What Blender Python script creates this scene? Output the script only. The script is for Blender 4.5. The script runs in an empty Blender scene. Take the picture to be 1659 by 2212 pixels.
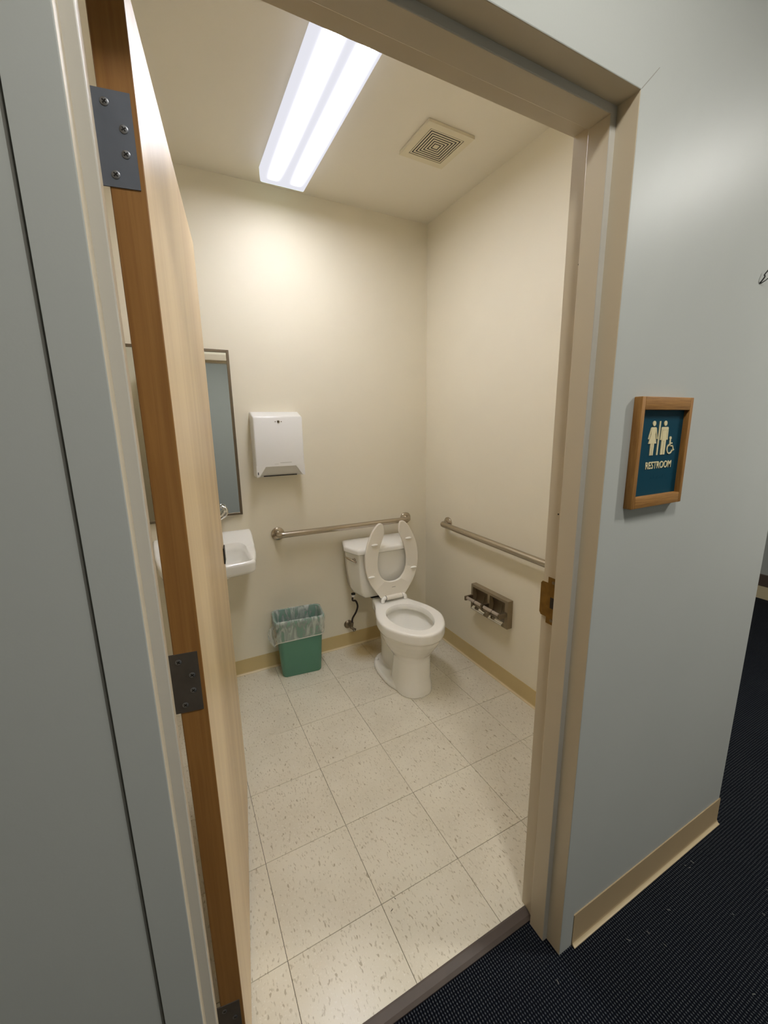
import bpy, bmesh, math, random
from mathutils import Vector, Matrix, noise
random.seed(7)
PI = math.pi
S = bpy.context.scene
C = S.collection

# ------------------------------------------------------------------ camera
R = [(0.8882481454345015, -0.4590764843378432, -0.016248497164910926),
     (-0.1085654813862193, -0.17542637838875325, -0.9784881818482907),
     (0.446350499477138, 0.8709043387728337, -0.20566201477933993)]
CAM = (-0.4453859590904256, -0.9331565099840619, 1.511038402773145)
cd = bpy.data.cameras.new('camera'); cam = bpy.data.objects.new('camera', cd); C.objects.link(cam)
cd.sensor_fit = 'HORIZONTAL'; cd.sensor_width = 36.0; cd.lens = 884.985 * 36.0 / 1659.0
cd.clip_start = 0.02
cam.matrix_world = Matrix(((R[0][0], -R[1][0], -R[2][0], CAM[0]),
                           (R[0][1], -R[1][1], -R[2][1], CAM[1]),
                           (R[0][2], -R[1][2], -R[2][2], CAM[2]), (0, 0, 0, 1)))
S.camera = cam

# ------------------------------------------------------------------ world and view
W = bpy.data.worlds.new('world'); S.world = W; W.use_nodes = True
W.node_tree.nodes['Background'].inputs[0].default_value = (0.5, 0.5, 0.5, 1)
W.node_tree.nodes['Background'].inputs[1].default_value = 0.02
S.view_settings.view_transform = 'Standard'; S.view_settings.look = 'None'
S.view_settings.gamma = 1.0; S.view_settings.use_curve_mapping = False
S.view_settings.exposure = 0.22

ROOM_LAMP = 21.5        # radiance of the tubes seen through the lens of the room fixture
HALL_LAMP_RIGHT = 84.0
HALL_LAMP_NEAR = 92.0        # radiance of the hall fixtures

# ------------------------------------------------------------------ key dimensions (metres)
XL, XR, ZT = -0.500, 0.405, 2.116     # door opening
YH, YR = -0.350, -0.205               # faces of the partition (hall, room)
YB, XW, XLW, ZC = 1.530, 1.160, -0.900, 2.760
ZH = -0.015                           # carpet level
FACE = 0.051

# ------------------------------------------------------------------ materials
def s2l(c):
    return tuple(((v / 255.0) / 12.92 if v / 255.0 <= 0.04045 else ((v / 255.0 + 0.055) / 1.055) ** 2.4) for v in c) + (1.0,)

class NT:
    def __init__(self, name):
        self.m = bpy.data.materials.new(name); self.m.use_nodes = True
        self.t = self.m.node_tree; self.b = self.t.nodes['Principled BSDF']
    def n(self, typ, **kw):
        x = self.t.nodes.new(typ)
        for k, v in kw.items():
            if k.startswith('i_'):
                key = k[2:]
                key = int(key) if key.isdigit() else key.replace('_', ' ')
                x.inputs[key].default_value = v
            else: setattr(x, k, v)
        return x
    def l(self, a, ao, b, bi): self.t.links.new(a.outputs[ao], b.inputs[bi])
    def ramp(self, src, so, stops):
        r = self.n('ShaderNodeValToRGB'); e = r.color_ramp.elements
        while len(e) < len(stops): e.new(0.5)
        for i, (p, c) in enumerate(stops): e[i].position = p; e[i].color = c
        self.l(src, so, r, 'Fac'); return r
    def bump(self, src, so, strength, dist):
        b = self.n('ShaderNodeBump'); b.inputs['Strength'].default_value = strength; b.inputs['Distance'].default_value = dist
        self.l(src, so, b, 'Height'); self.l(b, 'Normal', self.b, 'Normal'); return b

def simple(name, rgb, rough=0.5, metal=0.0, spec=0.5, bump=None, var=0.0, vscale=3.0, coat=0.0):
    q = NT(name); q.b.inputs['Roughness'].default_value = rough; q.b.inputs['Metallic'].default_value = metal
    q.b.inputs['Specular IOR Level'].default_value = spec; q.b.inputs['Coat Weight'].default_value = coat
    c = s2l(rgb)
    tc = q.n('ShaderNodeTexCoord')
    if var > 0:
        nz = q.n('ShaderNodeTexNoise', i_Scale=vscale, i_Detail=4.0); q.l(tc, 'Object', nz, 'Vector')
        lo = tuple(v * (1 - var) for v in c[:3]) + (1,); hi = tuple(min(1, v * (1 + var)) for v in c[:3]) + (1,)
        r = q.ramp(nz, 'Fac', [(0.3, lo), (0.7, hi)]); q.l(r, 'Color', q.b, 'Base Color')
    else: q.b.inputs['Base Color'].default_value = c
    if bump:
        nb = q.n('ShaderNodeTexNoise', i_Scale=bump[0], i_Detail=3.0); q.l(tc, 'Object', nb, 'Vector')
        q.bump(nb, 'Fac', bump[1], bump[2])
    return q.m

def wood(name, dark, light, rough, scale=(60, 60, 3.0), coat=0.0, spec=0.5):
    q = NT(name); tc = q.n('ShaderNodeTexCoord'); mp = q.n('ShaderNodeMapping')
    mp.inputs['Scale'].default_value = scale; q.l(tc, 'Object', mp, 'Vector')
    nz = q.n('ShaderNodeTexNoise', i_Scale=1.0, i_Detail=6.0, i_Roughness=0.6, i_Distortion=0.4); q.l(mp, 'Vector', nz, 'Vector')
    r = q.ramp(nz, 'Fac', [(0.30, s2l(dark)), (0.70, s2l(light))]); q.l(r, 'Color', q.b, 'Base Color')
    q.b.inputs['Roughness'].default_value = rough; q.b.inputs['Coat Weight'].default_value = coat
    q.b.inputs['Coat Roughness'].default_value = 0.12; q.b.inputs['Specular IOR Level'].default_value = spec
    q.bump(nz, 'Fac', 0.05, 0.002)
    return q.m

M = {}
M['cream'] = simple('cream_paint', (240, 232, 210), 0.55, bump=(220, 0.10, 0.0008), var=0.02, vscale=2.0)
M['ceil'] = simple('ceiling_paint', (238, 231, 214), 0.6, bump=(160, 0.10, 0.0008))
M['grey'] = simple('blue_grey_paint', (184, 186, 181), 0.38, spec=0.07, bump=(260, 0.12, 0.0006), var=0.015, vscale=1.5)
M['framecream'] = simple('frame_cream_enamel', (210, 198, 174), 0.34, spec=0.4, bump=(90, 0.02, 0.0003))
M['vinylbase'] = simple('tan_vinyl', (206, 184, 132), 0.38, bump=(60, 0.05, 0.0005), var=0.03, vscale=6)
M['hallbase'] = simple('beige_vinyl', (172, 150, 116), 0.5, var=0.03, vscale=6)
M['toe'] = simple('vinyl_toe_highlight', (226, 208, 168), 0.35)  # highlight along the cove toe put into the colour; reused on the far baseboard
M['china'] = simple('white_china', (248, 246, 238), 0.07, spec=0.6)
M['seat'] = simple('seat_plastic', (242, 236, 222), 0.25)
M['bumper'] = simple('bumper_plastic', (250, 248, 240), 0.3)
M['steel'] = simple('brushed_steel', (186, 176, 160), 0.24, metal=1.0)
M['dsteel'] = simple('dull_steel', (136, 124, 106), 0.42, metal=1.0)
M['chrome'] = simple('chrome', (225, 225, 222), 0.07, metal=1.0)
M['black'] = simple('black_plastic', (14, 11, 10), 0.45)
M['dark'] = simple('dark_void', (22, 19, 16), 0.9)
M['hose'] = simple('brown_hose', (34, 20, 18), 0.5)
M['hinge'] = simple('hinge_steel', (104, 110, 121), 0.45, metal=0.35, var=0.06, vscale=30)
M['hinge2'] = simple('worn_hinge_steel', (86, 80, 74), 0.45, metal=0.4, var=0.12, vscale=30)
M['screw'] = simple('screw_steel', (138, 140, 144), 0.35, metal=0.9)
M['bronze'] = simple('antique_brass', (134, 104, 52), 0.42, metal=0.75, var=0.18, vscale=40)
M['birch'] = wood('birch_veneer', (206, 176, 132), (230, 204, 160), 0.36, (9, 9, 0.7), coat=0.06)
M['edge'] = wood('door_edge_wood', (132, 90, 42), (156, 112, 58), 0.42, (90, 90, 2.5))
M['oakv'] = wood('oak_vertical', (132, 88, 38), (172, 124, 62), 0.5, (300, 200, 14))
M['oakh'] = wood('oak_horizontal', (132, 88, 38), (172, 124, 62), 0.5, (14, 200, 300))
M['teal'] = simple('teal_panel', (4, 62, 80), 0.5, spec=0.15)
M['ivory'] = simple('ivory_lettering', (226, 212, 168), 0.5)
M['white'] = simple('white_enamel', (238, 236, 230), 0.28)
M['canm'] = simple('green_plastic', (92, 146, 126), 0.4, bump=(300, 0.06, 0.0003))
M['water'] = simple('toilet_water', (205, 200, 180), 0.03)
M['rubber'] = simple('brown_rubber', (82, 70, 62), 0.5, var=0.1, vscale=20)
M['vent'] = simple('vent_plastic', (228, 218, 190), 0.45)
M['mark'] = simple('grey_print', (150, 146, 136), 0.6)
M['mark2'] = simple('faint_grey_print', (196, 192, 182), 0.6)
M['lint'] = simple('lint', (170, 168, 160), 0.9)
M['crease'] = simple('crease_shade', (112, 110, 102), 0.8)  # dark tone carries the shadow of the groove beside the frame
M['roller'] = simple('grey_roller', (188, 176, 162), 0.35, metal=0.3)
M['holder'] = simple('satin_holder_steel', (150, 136, 110), 0.4, metal=0.3, bump=(300, 0.05, 0.0003))
M['framegrey'] = simple('frame_pale_grey_enamel', (192, 188, 178), 0.34, spec=0.4)
M['halltoe'] = simple('hall_toe_highlight', (196, 176, 140), 0.4)  # hall cove toe, its highlight put into the colour
M['hem'] = simple('liner_hem', (214, 216, 208), 0.35)
M['far'] = simple('far_shade', (96, 82, 72), 0.5)  # shadow band above the far baseboard, put into the colour

def mat_mirror():
    q = NT('mirror_glass'); q.b.inputs['Metallic'].default_value = 1.0; q.b.inputs['Roughness'].default_value = 0.02
    q.b.inputs['Base Color'].default_value = (0.80, 0.84, 0.83, 1); return q.m
M['mirror'] = mat_mirror()

def mat_tile():
    q = NT('speckled_vinyl_tile'); tc = q.n('ShaderNodeTexCoord'); oi = q.n('ShaderNodeObjectInfo')
    off = q.n('ShaderNodeVectorMath', operation='SCALE'); q.l(oi, 'Location', off, 0); off.inputs['Scale'].default_value = 7.31
    add = q.n('ShaderNodeVectorMath', operation='ADD'); q.l(tc, 'Object', add, 0); q.l(off, 'Vector', add, 1)
    rot = q.n('ShaderNodeMapping'); rot.inputs['Rotation'].default_value = (0, 0, 0.5); q.l(add, 'Vector', rot, 'Vector')
    rot.inputs['Scale'].default_value = (1.0, 0.42, 1.0)
    n1 = q.n('ShaderNodeTexNoise', i_Scale=150.0, i_Detail=2.0, i_Roughness=0.5); q.l(rot, 'Vector', n1, 'Vector')
    n2 = q.n('ShaderNodeTexNoise', i_Scale=92.0, i_Detail=1.5); q.l(rot, 'Vector', n2, 'Vector')
    n3 = q.n('ShaderNodeTexNoise', i_Scale=5.0, i_Detail=3.0); q.l(add, 'Vector', n3, 'Vector')
    n4 = q.n('ShaderNodeTexNoise', i_Scale=160.0, i_Detail=2.0); q.l(add, 'Vector', n4, 'Vector')
    base = q.ramp(n3, 'Fac', [(0.3, s2l((220, 212, 192))), (0.7, s2l((230, 223, 204)))])
    fl = q.ramp(n1, 'Fac', [(0.605, (0, 0, 0, 1)), (0.66, (1, 1, 1, 1))])
    fd = q.ramp(n2, 'Fac', [(0.665, (0, 0, 0, 1)), (0.715, (1, 1, 1, 1))])
    fw = q.ramp(n4, 'Fac', [(0.60, (0, 0, 0, 1)), (0.70, (1, 1, 1, 1))])
    m0 = q.n('ShaderNodeMixRGB'); m0.inputs['Color2'].default_value = s2l((232, 226, 210)); q.l(fw, 'Color', m0, 'Fac'); q.l(base, 'Color', m0, 'Color1')
    m1 = q.n('ShaderNodeMixRGB'); m1.inputs['Color2'].default_value = s2l((204, 195, 173)); q.l(fl, 'Color', m1, 'Fac'); q.l(m0, 'Color', m1, 'Color1')
    m2 = q.n('ShaderNodeMixRGB'); m2.inputs['Color2'].default_value = s2l((186, 175, 152)); q.l(fd, 'Color', m2, 'Fac'); q.l(m1, 'Color', m2, 'Color1')
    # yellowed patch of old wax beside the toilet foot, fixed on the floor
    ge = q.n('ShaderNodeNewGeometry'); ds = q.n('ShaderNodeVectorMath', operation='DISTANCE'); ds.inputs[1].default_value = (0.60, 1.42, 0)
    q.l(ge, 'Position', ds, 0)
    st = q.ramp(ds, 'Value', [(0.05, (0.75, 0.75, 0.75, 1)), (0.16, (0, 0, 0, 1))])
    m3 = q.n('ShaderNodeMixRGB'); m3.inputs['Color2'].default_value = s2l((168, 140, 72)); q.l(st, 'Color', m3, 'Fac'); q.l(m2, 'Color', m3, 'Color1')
    q.l(m3, 'Color', q.b, 'Base Color'); q.b.inputs['Roughness'].default_value = 0.24
    q.b.inputs['Specular IOR Level'].default_value = 0.45
    nb = q.n('ShaderNodeTexNoise', i_Scale=9.0, i_Detail=2.0); q.l(add, 'Vector', nb, 'Vector'); q.bump(nb, 'Fac', 0.08, 0.002)
    return q.m
M['tile'] = mat_tile()

def mat_carpet():
    q = NT('navy_carpet'); tc = q.n('ShaderNodeTexCoord')
    wn = q.n('ShaderNodeTexNoise', i_Scale=55.0, i_Detail=2.0); q.l(tc, 'Object', wn, 'Vector')
    ws = q.n('ShaderNodeVectorMath', operation='SCALE'); q.l(wn, 'Color', ws, 0); ws.inputs['Scale'].default_value = 0.0035
    ad = q.n('ShaderNodeVectorMath', operation='ADD'); q.l(tc, 'Object', ad, 0); q.l(ws, 'Vector', ad, 1)
    sp = q.n('ShaderNodeSeparateXYZ'); q.l(ad, 'Vector', sp, 'Vector')
    def wave(out, f, ph=0.0):
        a = q.n('ShaderNodeMath', operation='MULTIPLY'); q.l(sp, out, a, 0); a.inputs[1].default_value = 2 * PI / f
        s = q.n('ShaderNodeMath', operation='SINE'); q.l(a, 0, s, 0); return s
    sx, sy = wave('X', 0.0078), wave('Y', 0.0082)
    mu = q.n('ShaderNodeMath', operation='MULTIPLY_ADD'); q.l(sx, 0, mu, 0); mu.inputs[1].default_value = 0.5; mu.inputs[2].default_value = 0.5
    mv = q.n('ShaderNodeMath', operation='MULTIPLY_ADD'); q.l(sy, 0, mv, 0); mv.inputs[1].default_value = 0.35; mv.inputs[2].default_value = 0.65
    pr = q.n('ShaderNodeMath', operation='MULTIPLY'); q.l(mu, 0, pr, 0); q.l(mv, 0, pr, 1)
    big = q.n('ShaderNodeTexNoise', i_Scale=4.0, i_Detail=3.0); q.l(tc, 'Object', big, 'Vector')
    r1 = q.ramp(pr, 0, [(0.10, s2l((6, 8, 15))), (0.55, s2l((42, 48, 58))), (0.95, s2l((98, 100, 100)))])
    r2 = q.ramp(big, 'Fac', [(0.3, (0.82, 0.82, 0.86, 1)), (0.7, (1, 1, 1, 1))])
    mx = q.n('ShaderNodeMixRGB', blend_type='MULTIPLY'); mx.inputs['Fac'].default_value = 1.0
    q.l(r1, 'Color', mx, 'Color1'); q.l(r2, 'Color', mx, 'Color2'); q.l(mx, 'Color', q.b, 'Base Color')
    q.b.inputs['Roughness'].default_value = 0.95; q.b.inputs['Specular IOR Level'].default_value = 0.1
    q.bump(pr, 0, 0.9, 0.004); return q.m
M['carpet'] = mat_carpet()

def mat_lamp():
    # prismatic lens over two tubes: bright along the tubes, dimmer between and at the sides
    q = NT('fluorescent_lens'); q.t.nodes.remove(q.b); out = [n for n in q.t.nodes if n.type == 'OUTPUT_MATERIAL'][0]
    tc = q.n('ShaderNodeTexCoord'); sp = q.n('ShaderNodeSeparateXYZ'); q.l(tc, 'Object', sp, 'Vector')
    ab = q.n('ShaderNodeMath', operation='ABSOLUTE'); q.l(sp, 'X', ab, 0)
    d = q.n('ShaderNodeMath', operation='SUBTRACT'); q.l(ab, 0, d, 0); d.inputs[1].default_value = 0.056
    sq = q.n('ShaderNodeMath', operation='MULTIPLY'); q.l(d, 0, sq, 0); q.l(d, 0, sq, 1)
    dv = q.n('ShaderNodeMath', operation='MULTIPLY'); q.l(sq, 0, dv, 0); dv.inputs[1].default_value = -1.0 / (2 * 0.0115 ** 2)
    ex = q.n('ShaderNodeMath', operation='EXPONENT'); q.l(dv, 0, ex, 0)
    ge = q.n('ShaderNodeNewGeometry'); sn = q.n('ShaderNodeSeparateXYZ'); q.l(ge, 'Normal', sn, 'Vector')
    dn = q.n('ShaderNodeMath', operation='MULTIPLY'); q.l(sn, 'Z', dn, 0); dn.inputs[1].default_value = -1.0; dn.use_clamp = True
    m0 = q.n('ShaderNodeMath', operation='MULTIPLY'); q.l(ex, 0, m0, 0); q.l(dn, 0, m0, 1)
    # tubes end before the caps; longer fade added to tame the wall hot spot
    ya = q.n('ShaderNodeMath', operation='ABSOLUTE'); q.l(sp, 'Y', ya, 0)
    yr = q.n('ShaderNodeMapRange'); q.l(ya, 0, yr, 'Value'); yr.inputs['From Min'].default_value = 0.58; yr.inputs['From Max'].default_value = 0.22
    m = q.n('ShaderNodeMath', operation='MULTIPLY'); q.l(m0, 0, m, 0); q.l(yr, 'Result', m, 1)
    st = q.n('ShaderNodeMath', operation='MULTIPLY_ADD'); q.l(m, 0, st, 0); st.inputs[1].default_value = ROOM_LAMP * 3.6; st.inputs[2].default_value = 0.74
    em = q.n('ShaderNodeEmission'); em.inputs['Color'].default_value = (0.92, 0.92, 1.0, 1); q.l(st, 0, em, 'Strength')
    q.l(em, 0, out, 'Surface'); return q.m
M['lens'] = mat_lamp()

def mat_emit(name, c, s):
    q = NT(name); q.b.inputs['Emission Color'].default_value = c; q.b.inputs['Emission Strength'].default_value = s
    q.b.inputs['Base Color'].default_value = (0.8, 0.8, 0.8, 1); return q.m
M['hallens0'] = mat_emit('hall_fixture_lens', (1.0, 0.98, 0.93, 1), HALL_LAMP_RIGHT)
M['hallens1'] = mat_emit('hall_fixture_lens_near', (1.0, 0.98, 0.93, 1), HALL_LAMP_NEAR)

def mat_liner():
    q = NT('clear_liner'); out = [n for n in q.t.nodes if n.type == 'OUTPUT_MATERIAL'][0]
    q.b.inputs['Base Color'].default_value = s2l((226, 230, 224)); q.b.inputs['Roughness'].default_value = 0.22
    tc = q.n('ShaderNodeTexCoord'); mp = q.n('ShaderNodeMapping'); mp.inputs['Scale'].default_value = (34, 34, 9); mp.inputs['Rotation'].default_value = (0.5, 0.4, 0.2)
    q.l(tc, 'Object', mp, 'Vector')
    nz = q.n('ShaderNodeTexNoise', i_Scale=1.0, i_Detail=4.0, i_Distortion=1.2); q.l(mp, 'Vector', nz, 'Vector')
    r = q.ramp(nz, 'Fac', [(0.38, (0.20, 0.20, 0.20, 1)), (0.64, (0.62, 0.62, 0.62, 1))])
    tr = q.n('ShaderNodeBsdfTransparent'); mx = q.n('ShaderNodeMixShader')
    q.l(r, 'Color', mx, 'Fac'); q.l(tr, 0, mx, 1); q.l(q.b, 0, mx, 2); q.l(mx, 0, out, 'Surface')
    q.bump(nz, 'Fac', 0.6, 0.01); return q.m
M['liner'] = mat_liner()

# ------------------------------------------------------------------ mesh helpers
def link(name, bm, mats, parent=None, smooth=False, loc=None, angle=None):
    bmesh.ops.recalc_face_normals(bm, faces=bm.faces)
    me = bpy.data.meshes.new(name); bm.to_mesh(me); bm.free()
    if not isinstance(mats, (list, tuple)): mats = [mats]
    for m in mats: me.materials.append(M[m] if isinstance(m, str) else m)
    if smooth:
        for p in me.polygons: p.use_smooth = True
        if angle is not None: me.set_sharp_from_angle(angle=math.radians(angle))
    o = bpy.data.objects.new(name, me); C.objects.link(o)
    if loc is not None: o.location = loc
    if parent is not None: o.parent = parent
    return o

def thing(name, label, cat, loc=(0, 0, 0), rz=0.0, group=None):
    o = bpy.data.objects.new(name, None); C.objects.link(o); o.empty_display_size = 0.05
    o.location = loc; o.rotation_euler = (0, 0, rz); o['label'] = label; o['category'] = cat
    if group: o['group'] = group
    return o

def tag(o, label, cat, group=None):
    o['label'] = label; o['category'] = cat
    if group: o['group'] = group
    return o

def struct(o): o['kind'] = 'structure'; return o

def box(bm, x0, x1, y0, y1, z0, z1, mi=0, bev=0.0, seg=2):
    n0 = len(bm.faces)
    vs = [bm.verts.new((x, y, z)) for x in (x0, x1) for y in (y0, y1) for z in (z0, z1)]
    fs = [(0, 1, 3, 2), (4, 6, 7, 5), (0, 4, 5, 1), (2, 3, 7, 6), (0, 2, 6, 4), (1, 5, 7, 3)]
    F = [bm.faces.new([vs[i] for i in f]) for f in fs]
    for f in F: f.material_index = mi
    if bev > 0:
        es = list({e for f in F for e in f.edges})
        r = bmesh.ops.bevel(bm, geom=es, offset=bev, segments=seg, profile=0.5, affect='EDGES')
        for f in r['faces']: f.material_index = mi
    return F

def loft(bm, rings, cap0=True, cap1=True, mi=0, closed=True):
    R_ = [[bm.verts.new(p) for p in r] for r in rings]; n = len(R_[0])
    for a, b in zip(R_, R_[1:]):
        for i in range(n if closed else n - 1):
            j = (i + 1) % n
            f = bm.faces.new((a[i], a[j], b[j], b[i])); f.material_index = mi
    if cap0: bm.faces.new(R_[0][::-1]).material_index = mi
    if cap1: bm.faces.new(R_[-1]).material_index = mi
    return R_

def tube(bm, pts, r, n=12, caps=True, mi=0):
    pts = [Vector(p) for p in pts]; rings = []; prev = None
    for i, p in enumerate(pts):
        t = (pts[min(i + 1, len(pts) - 1)] - pts[max(i - 1, 0)]).normalized()
        if prev is None:
            a = Vector((0, 0, 1)) if abs(t.z) < 0.9 else Vector((1, 0, 0)); u = t.cross(a).normalized()
        else: u = (prev - t * prev.dot(t)).normalized()
        prev = u; v = t.cross(u); rr = r[i] if isinstance(r, (list, tuple)) else r
        rings.append([p + (u * math.cos(2 * PI * k / n) + v * math.sin(2 * PI * k / n)) * rr for k in range(n)])
    loft(bm, rings, caps, caps, mi)

def disc(bm, c, axis, r, d, n=20, mi=0, bev=0.0):
    """short cylinder centred on its base point c, pointing along axis for a length d"""
    c = Vector(c); a = Vector(axis).normalized()
    if bev > 0: tube2(bm, [(c, r), (c + a * (d - bev), r), (c + a * (d - bev * 0.3), r - bev * 0.3), (c + a * d, r - bev)], n, mi)
    else: tube(bm, [c, c + a * d], r, n, True, mi)

def tube2(bm, prs, n=20, mi=0):
    tube(bm, [p for p, _ in prs], [r for _, r in prs], n, True, mi)

def bend(path, rad=0.03, n=6):
    """round the inner corners of a polyline"""
    P = [Vector(p) for p in path]; out = [P[0]]
    for i in range(1, len(P) - 1):
        a = (P[i - 1] - P[i]); b = (P[i + 1] - P[i]); r = min(rad, a.length * 0.49, b.length * 0.49)
        s = P[i] + a.normalized() * r; e = P[i] + b.normalized() * r
        for k in range(n + 1):
            t = k / n; out.append((1 - t) ** 2 * s + 2 * t * (1 - t) * P[i] + t * t * e)
    out.append(P[-1]); return out

def catmull(P, n=8):
    P = [Vector(p) for p in P]; out = []
    for i in range(len(P) - 1):
        p0 = P[max(i - 1, 0)]; p1 = P[i]; p2 = P[i + 1]; p3 = P[min(i + 2, len(P) - 1)]
        for k in range(n):
            t = k / n
            out.append(0.5 * ((2 * p1) + (-p0 + p2) * t + (2 * p0 - 5 * p1 + 4 * p2 - p3) * t * t + (-p0 + 3 * p1 - 3 * p2 + p3) * t ** 3))
    out.append(P[-1]); return out

def rrect(hx, hy, r, z, cx=0, cy=0, n=6):
    pts = []
    for sx, sy, a0 in ((1, 1, 0), (-1, 1, 90), (-1, -1, 180), (1, -1, 270)):
        for k in range(n + 1):
            a = math.radians(a0 + 90 * k / n)
            pts.append(Vector((cx + sx * (hx - r) + r * math.cos(a), cy + sy * (hy - r) + r * math.sin(a), z)))
    return pts

def prism(bm, poly, y0, y1, mi=0):
    """poly in (x, z), extruded along y"""
    loft(bm, [[(x, y0, z) for x, z in poly], [(x, y1, z) for x, z in poly]], True, True, mi)

# ------------------------------------------------------------------ room shell
OUT = 0.056          # half gap: drywall stops here beside the frame
bm = bmesh.new()
for (x0, x1, z0, z1) in ((-2.6, XL - OUT, ZH, ZC), (XR + 0.0545, XW, ZH, ZC), (XL - OUT, XR + 0.0545, ZT + 0.0515, ZC)):
    F = box(bm, x0, x1, YH + 0.0015, YR - 0.0015, z0, z1)
    for f in F:
        if abs(f.calc_center_median().y - YR + 0.0015) < 1e-4: f.material_index = 1
        elif abs(f.calc_center_median().y - YH - 0.0015) < 1e-4: f.material_index = 0
struct(link('wall_front', bm, ['grey', 'cream']))
bm = bmesh.new(); box(bm, XLW - 0.1, XW, YB, YB + 0.12, -0.1, ZC); struct(link('wall_back', bm, 'cream'))
bm = bmesh.new(); box(bm, XLW - 0.1, XLW, YR - 0.0015, YB, -0.1, ZC); struct(link('wall_left', bm, 'cream'))
bm = bmesh.new(); F = box(bm, XW, 1.275, YH + 0.0015, 3.2, ZH - 0.05, ZC)
for f in F:
    if abs(f.calc_center_median().x - XW) < 1e-4: f.material_index = 1
struct(link('wall_right', bm, ['grey', 'cream']))
bm = bmesh.new(); box(bm, XLW, XW, YR, YB, ZC, ZC + 0.1); struct(link('ceiling', bm, 'ceil'))

# corridor
bm = bmesh.new(); box(bm, -2.6, 4.0, -2.3, YH, ZC, ZC + 0.1); box(bm, 1.275, 4.0, YH, 3.2, ZC, ZC + 0.1); struct(link('ceiling_hall', bm, 'ceil'))
bm = bmesh.new(); box(bm, -2.7, 4.1, -2.42, -2.3, ZH, ZC); struct(link('wall_hall_opposite', bm, 'grey'))
bm = bmesh.new(); box(bm, -2.72, -2.6, -2.3, YH, ZH, ZC); struct(link('wall_hall_left', bm, 'grey'))
bm = bmesh.new(); box(bm, 4.0, 4.1, -2.3, 3.2, ZH, ZC); struct(link('wall_hall_right', bm, 'grey'))
bm = bmesh.new(); box(bm, 1.275, 4.1, 3.2, 3.3, ZH, ZC); struct(link('wall_hall_end', bm, 'grey'))
bm = bmesh.new(); box(bm, -2.6, 4.0, -2.3, -0.249, ZH - 0.05, ZH); box(bm, 1.275, 4.0, -0.249, 3.2, ZH - 0.05, ZH); struct(link('floor_hall', bm, 'carpet'))

# vinyl tile floor: a bed, and every tile its own piece
TS = 0.3048
bm = bmesh.new(); box(bm, XLW, XW, -0.218, YB, -0.06, -0.0035); floor = struct(link('floor', bm, 'dark'))
xs = [XLW] + [i * TS for i in range(-2, 4)] + [XW]
ys = [-0.218, 0.0, TS, 2 * TS, 3 * TS, 4 * TS, YB]
G = 0.0006
cache = {}
for i in range(len(xs) - 1):
    for j in range(len(ys) - 1):
        w, h = xs[i + 1] - xs[i], ys[j + 1] - ys[j]
        key = (round(w, 4), round(h, 4))
        if key not in cache:
            b = bmesh.new(); hx, hy = w / 2 - G, h / 2 - G; c = 0.0008
            loft(b, [[(-hx, -hy, -0.0035), (hx, -hy, -0.0035), (hx, hy, -0.0035), (-hx, hy, -0.0035)],
                     [(-hx, -hy, -c), (hx, -hy, -c), (hx, hy, -c), (-hx, hy, -c)],
                     [(-hx + c, -hy + c, 0), (hx - c, -hy + c, 0), (hx - c, hy - c, 0), (-hx + c, hy - c, 0)]])
            o = link('tile', b, 'tile', floor); cache[key] = o.data
        else:
            o = bpy.data.objects.new('tile', cache[key]); C.objects.link(o); o.parent = floor
        o.location = ((xs[i] + xs[i + 1]) / 2, (ys[j] + ys[j + 1]) / 2, random.uniform(-0.0002, 0.0))

# rubber reducer strip at the doorway
bm = bmesh.new()
prof = [(-0.2175, 0.0005), (-0.2225, 0.0008), (-0.2400, -0.0060), (-0.2488, -0.0120), (-0.2488, -0.03), (-0.2175, -0.03)]
loft(bm, [[(XL + 0.001, y, z) for y, z in prof], [(XR - 0.001, y, z) for y, z in prof]])
struct(link('trim_1', bm, 'rubber'))

# cove bases
def cove(name, a, b, n, z0, h, mat):
    """a,b ends on the wall line, n outward normal"""
    a, b, n = Vector(a), Vector(b), Vector(n); bm = bmesh.new()
    pr = [(0, h), (0.003, h), (0.0036, h - 0.004), (0.0036, 0.016), (0.0055, 0.009), (0.0095, 0.0045), (0.0135, 0.0028), (0.0140, 0.0), (0, 0)]
    loft(bm, [[a + n * d + Vector((0, 0, z0 + z)) for d, z in pr], [b + n * d + Vector((0, 0, z0 + z)) for d, z in pr]])
    bm.faces.ensure_lookup_table()
    for f in bm.faces:
        zc = f.calc_center_median().z - z0
        if zc < 0.0125 and len(f.verts) == 4: f.material_index = 1  # toe faces get the paler highlight tone
    return struct(link(name, bm, [mat, 'halltoe' if mat == 'hallbase' else 'toe'], smooth=True, angle=40))
cove('baseboard_back', (XLW, YB, 0), (XW - 0.004, YB, 0), (0, -1, 0), 0, 0.1, 'vinylbase')
cove('baseboard_right', (XW, YR, 0), (XW, YB - 0.014, 0), (-1, 0, 0), 0, 0.1, 'vinylbase')
cove('baseboard_left', (XLW, YR + 0.02, 0), (XLW, YB - 0.014, 0), (1, 0, 0), 0, 0.1, 'vinylbase')
cove('baseboard_front', (XR + 0.052, YR, 0), (XW - 0.016, YR, 0), (0, 1, 0), 0, 0.1, 'vinylbase')
cove('baseboard_hall', (XR + 0.0525, YH + 0.0015, 0), (1.2785, YH + 0.0015, 0), (0, -1, 0), ZH, 0.112, 'hallbase')
cove('baseboard_hall_left', (-2.59, YH + 0.0015, 0), (XL - 0.057, YH + 0.0015, 0), (0, -1, 0), ZH, 0.112, 'hallbase')
cove('baseboard_corner', (1.275, YH - 0.0015, 0), (1.275, 3.18, 0), (1, 0, 0), ZH, 0.112, 'hallbase')
cove('baseboard_hall_opposite', (-2.6, -2.3, 0), (4.0, -2.3, 0), (0, 1, 0), ZH, 0.112, 'hallbase')
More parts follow.
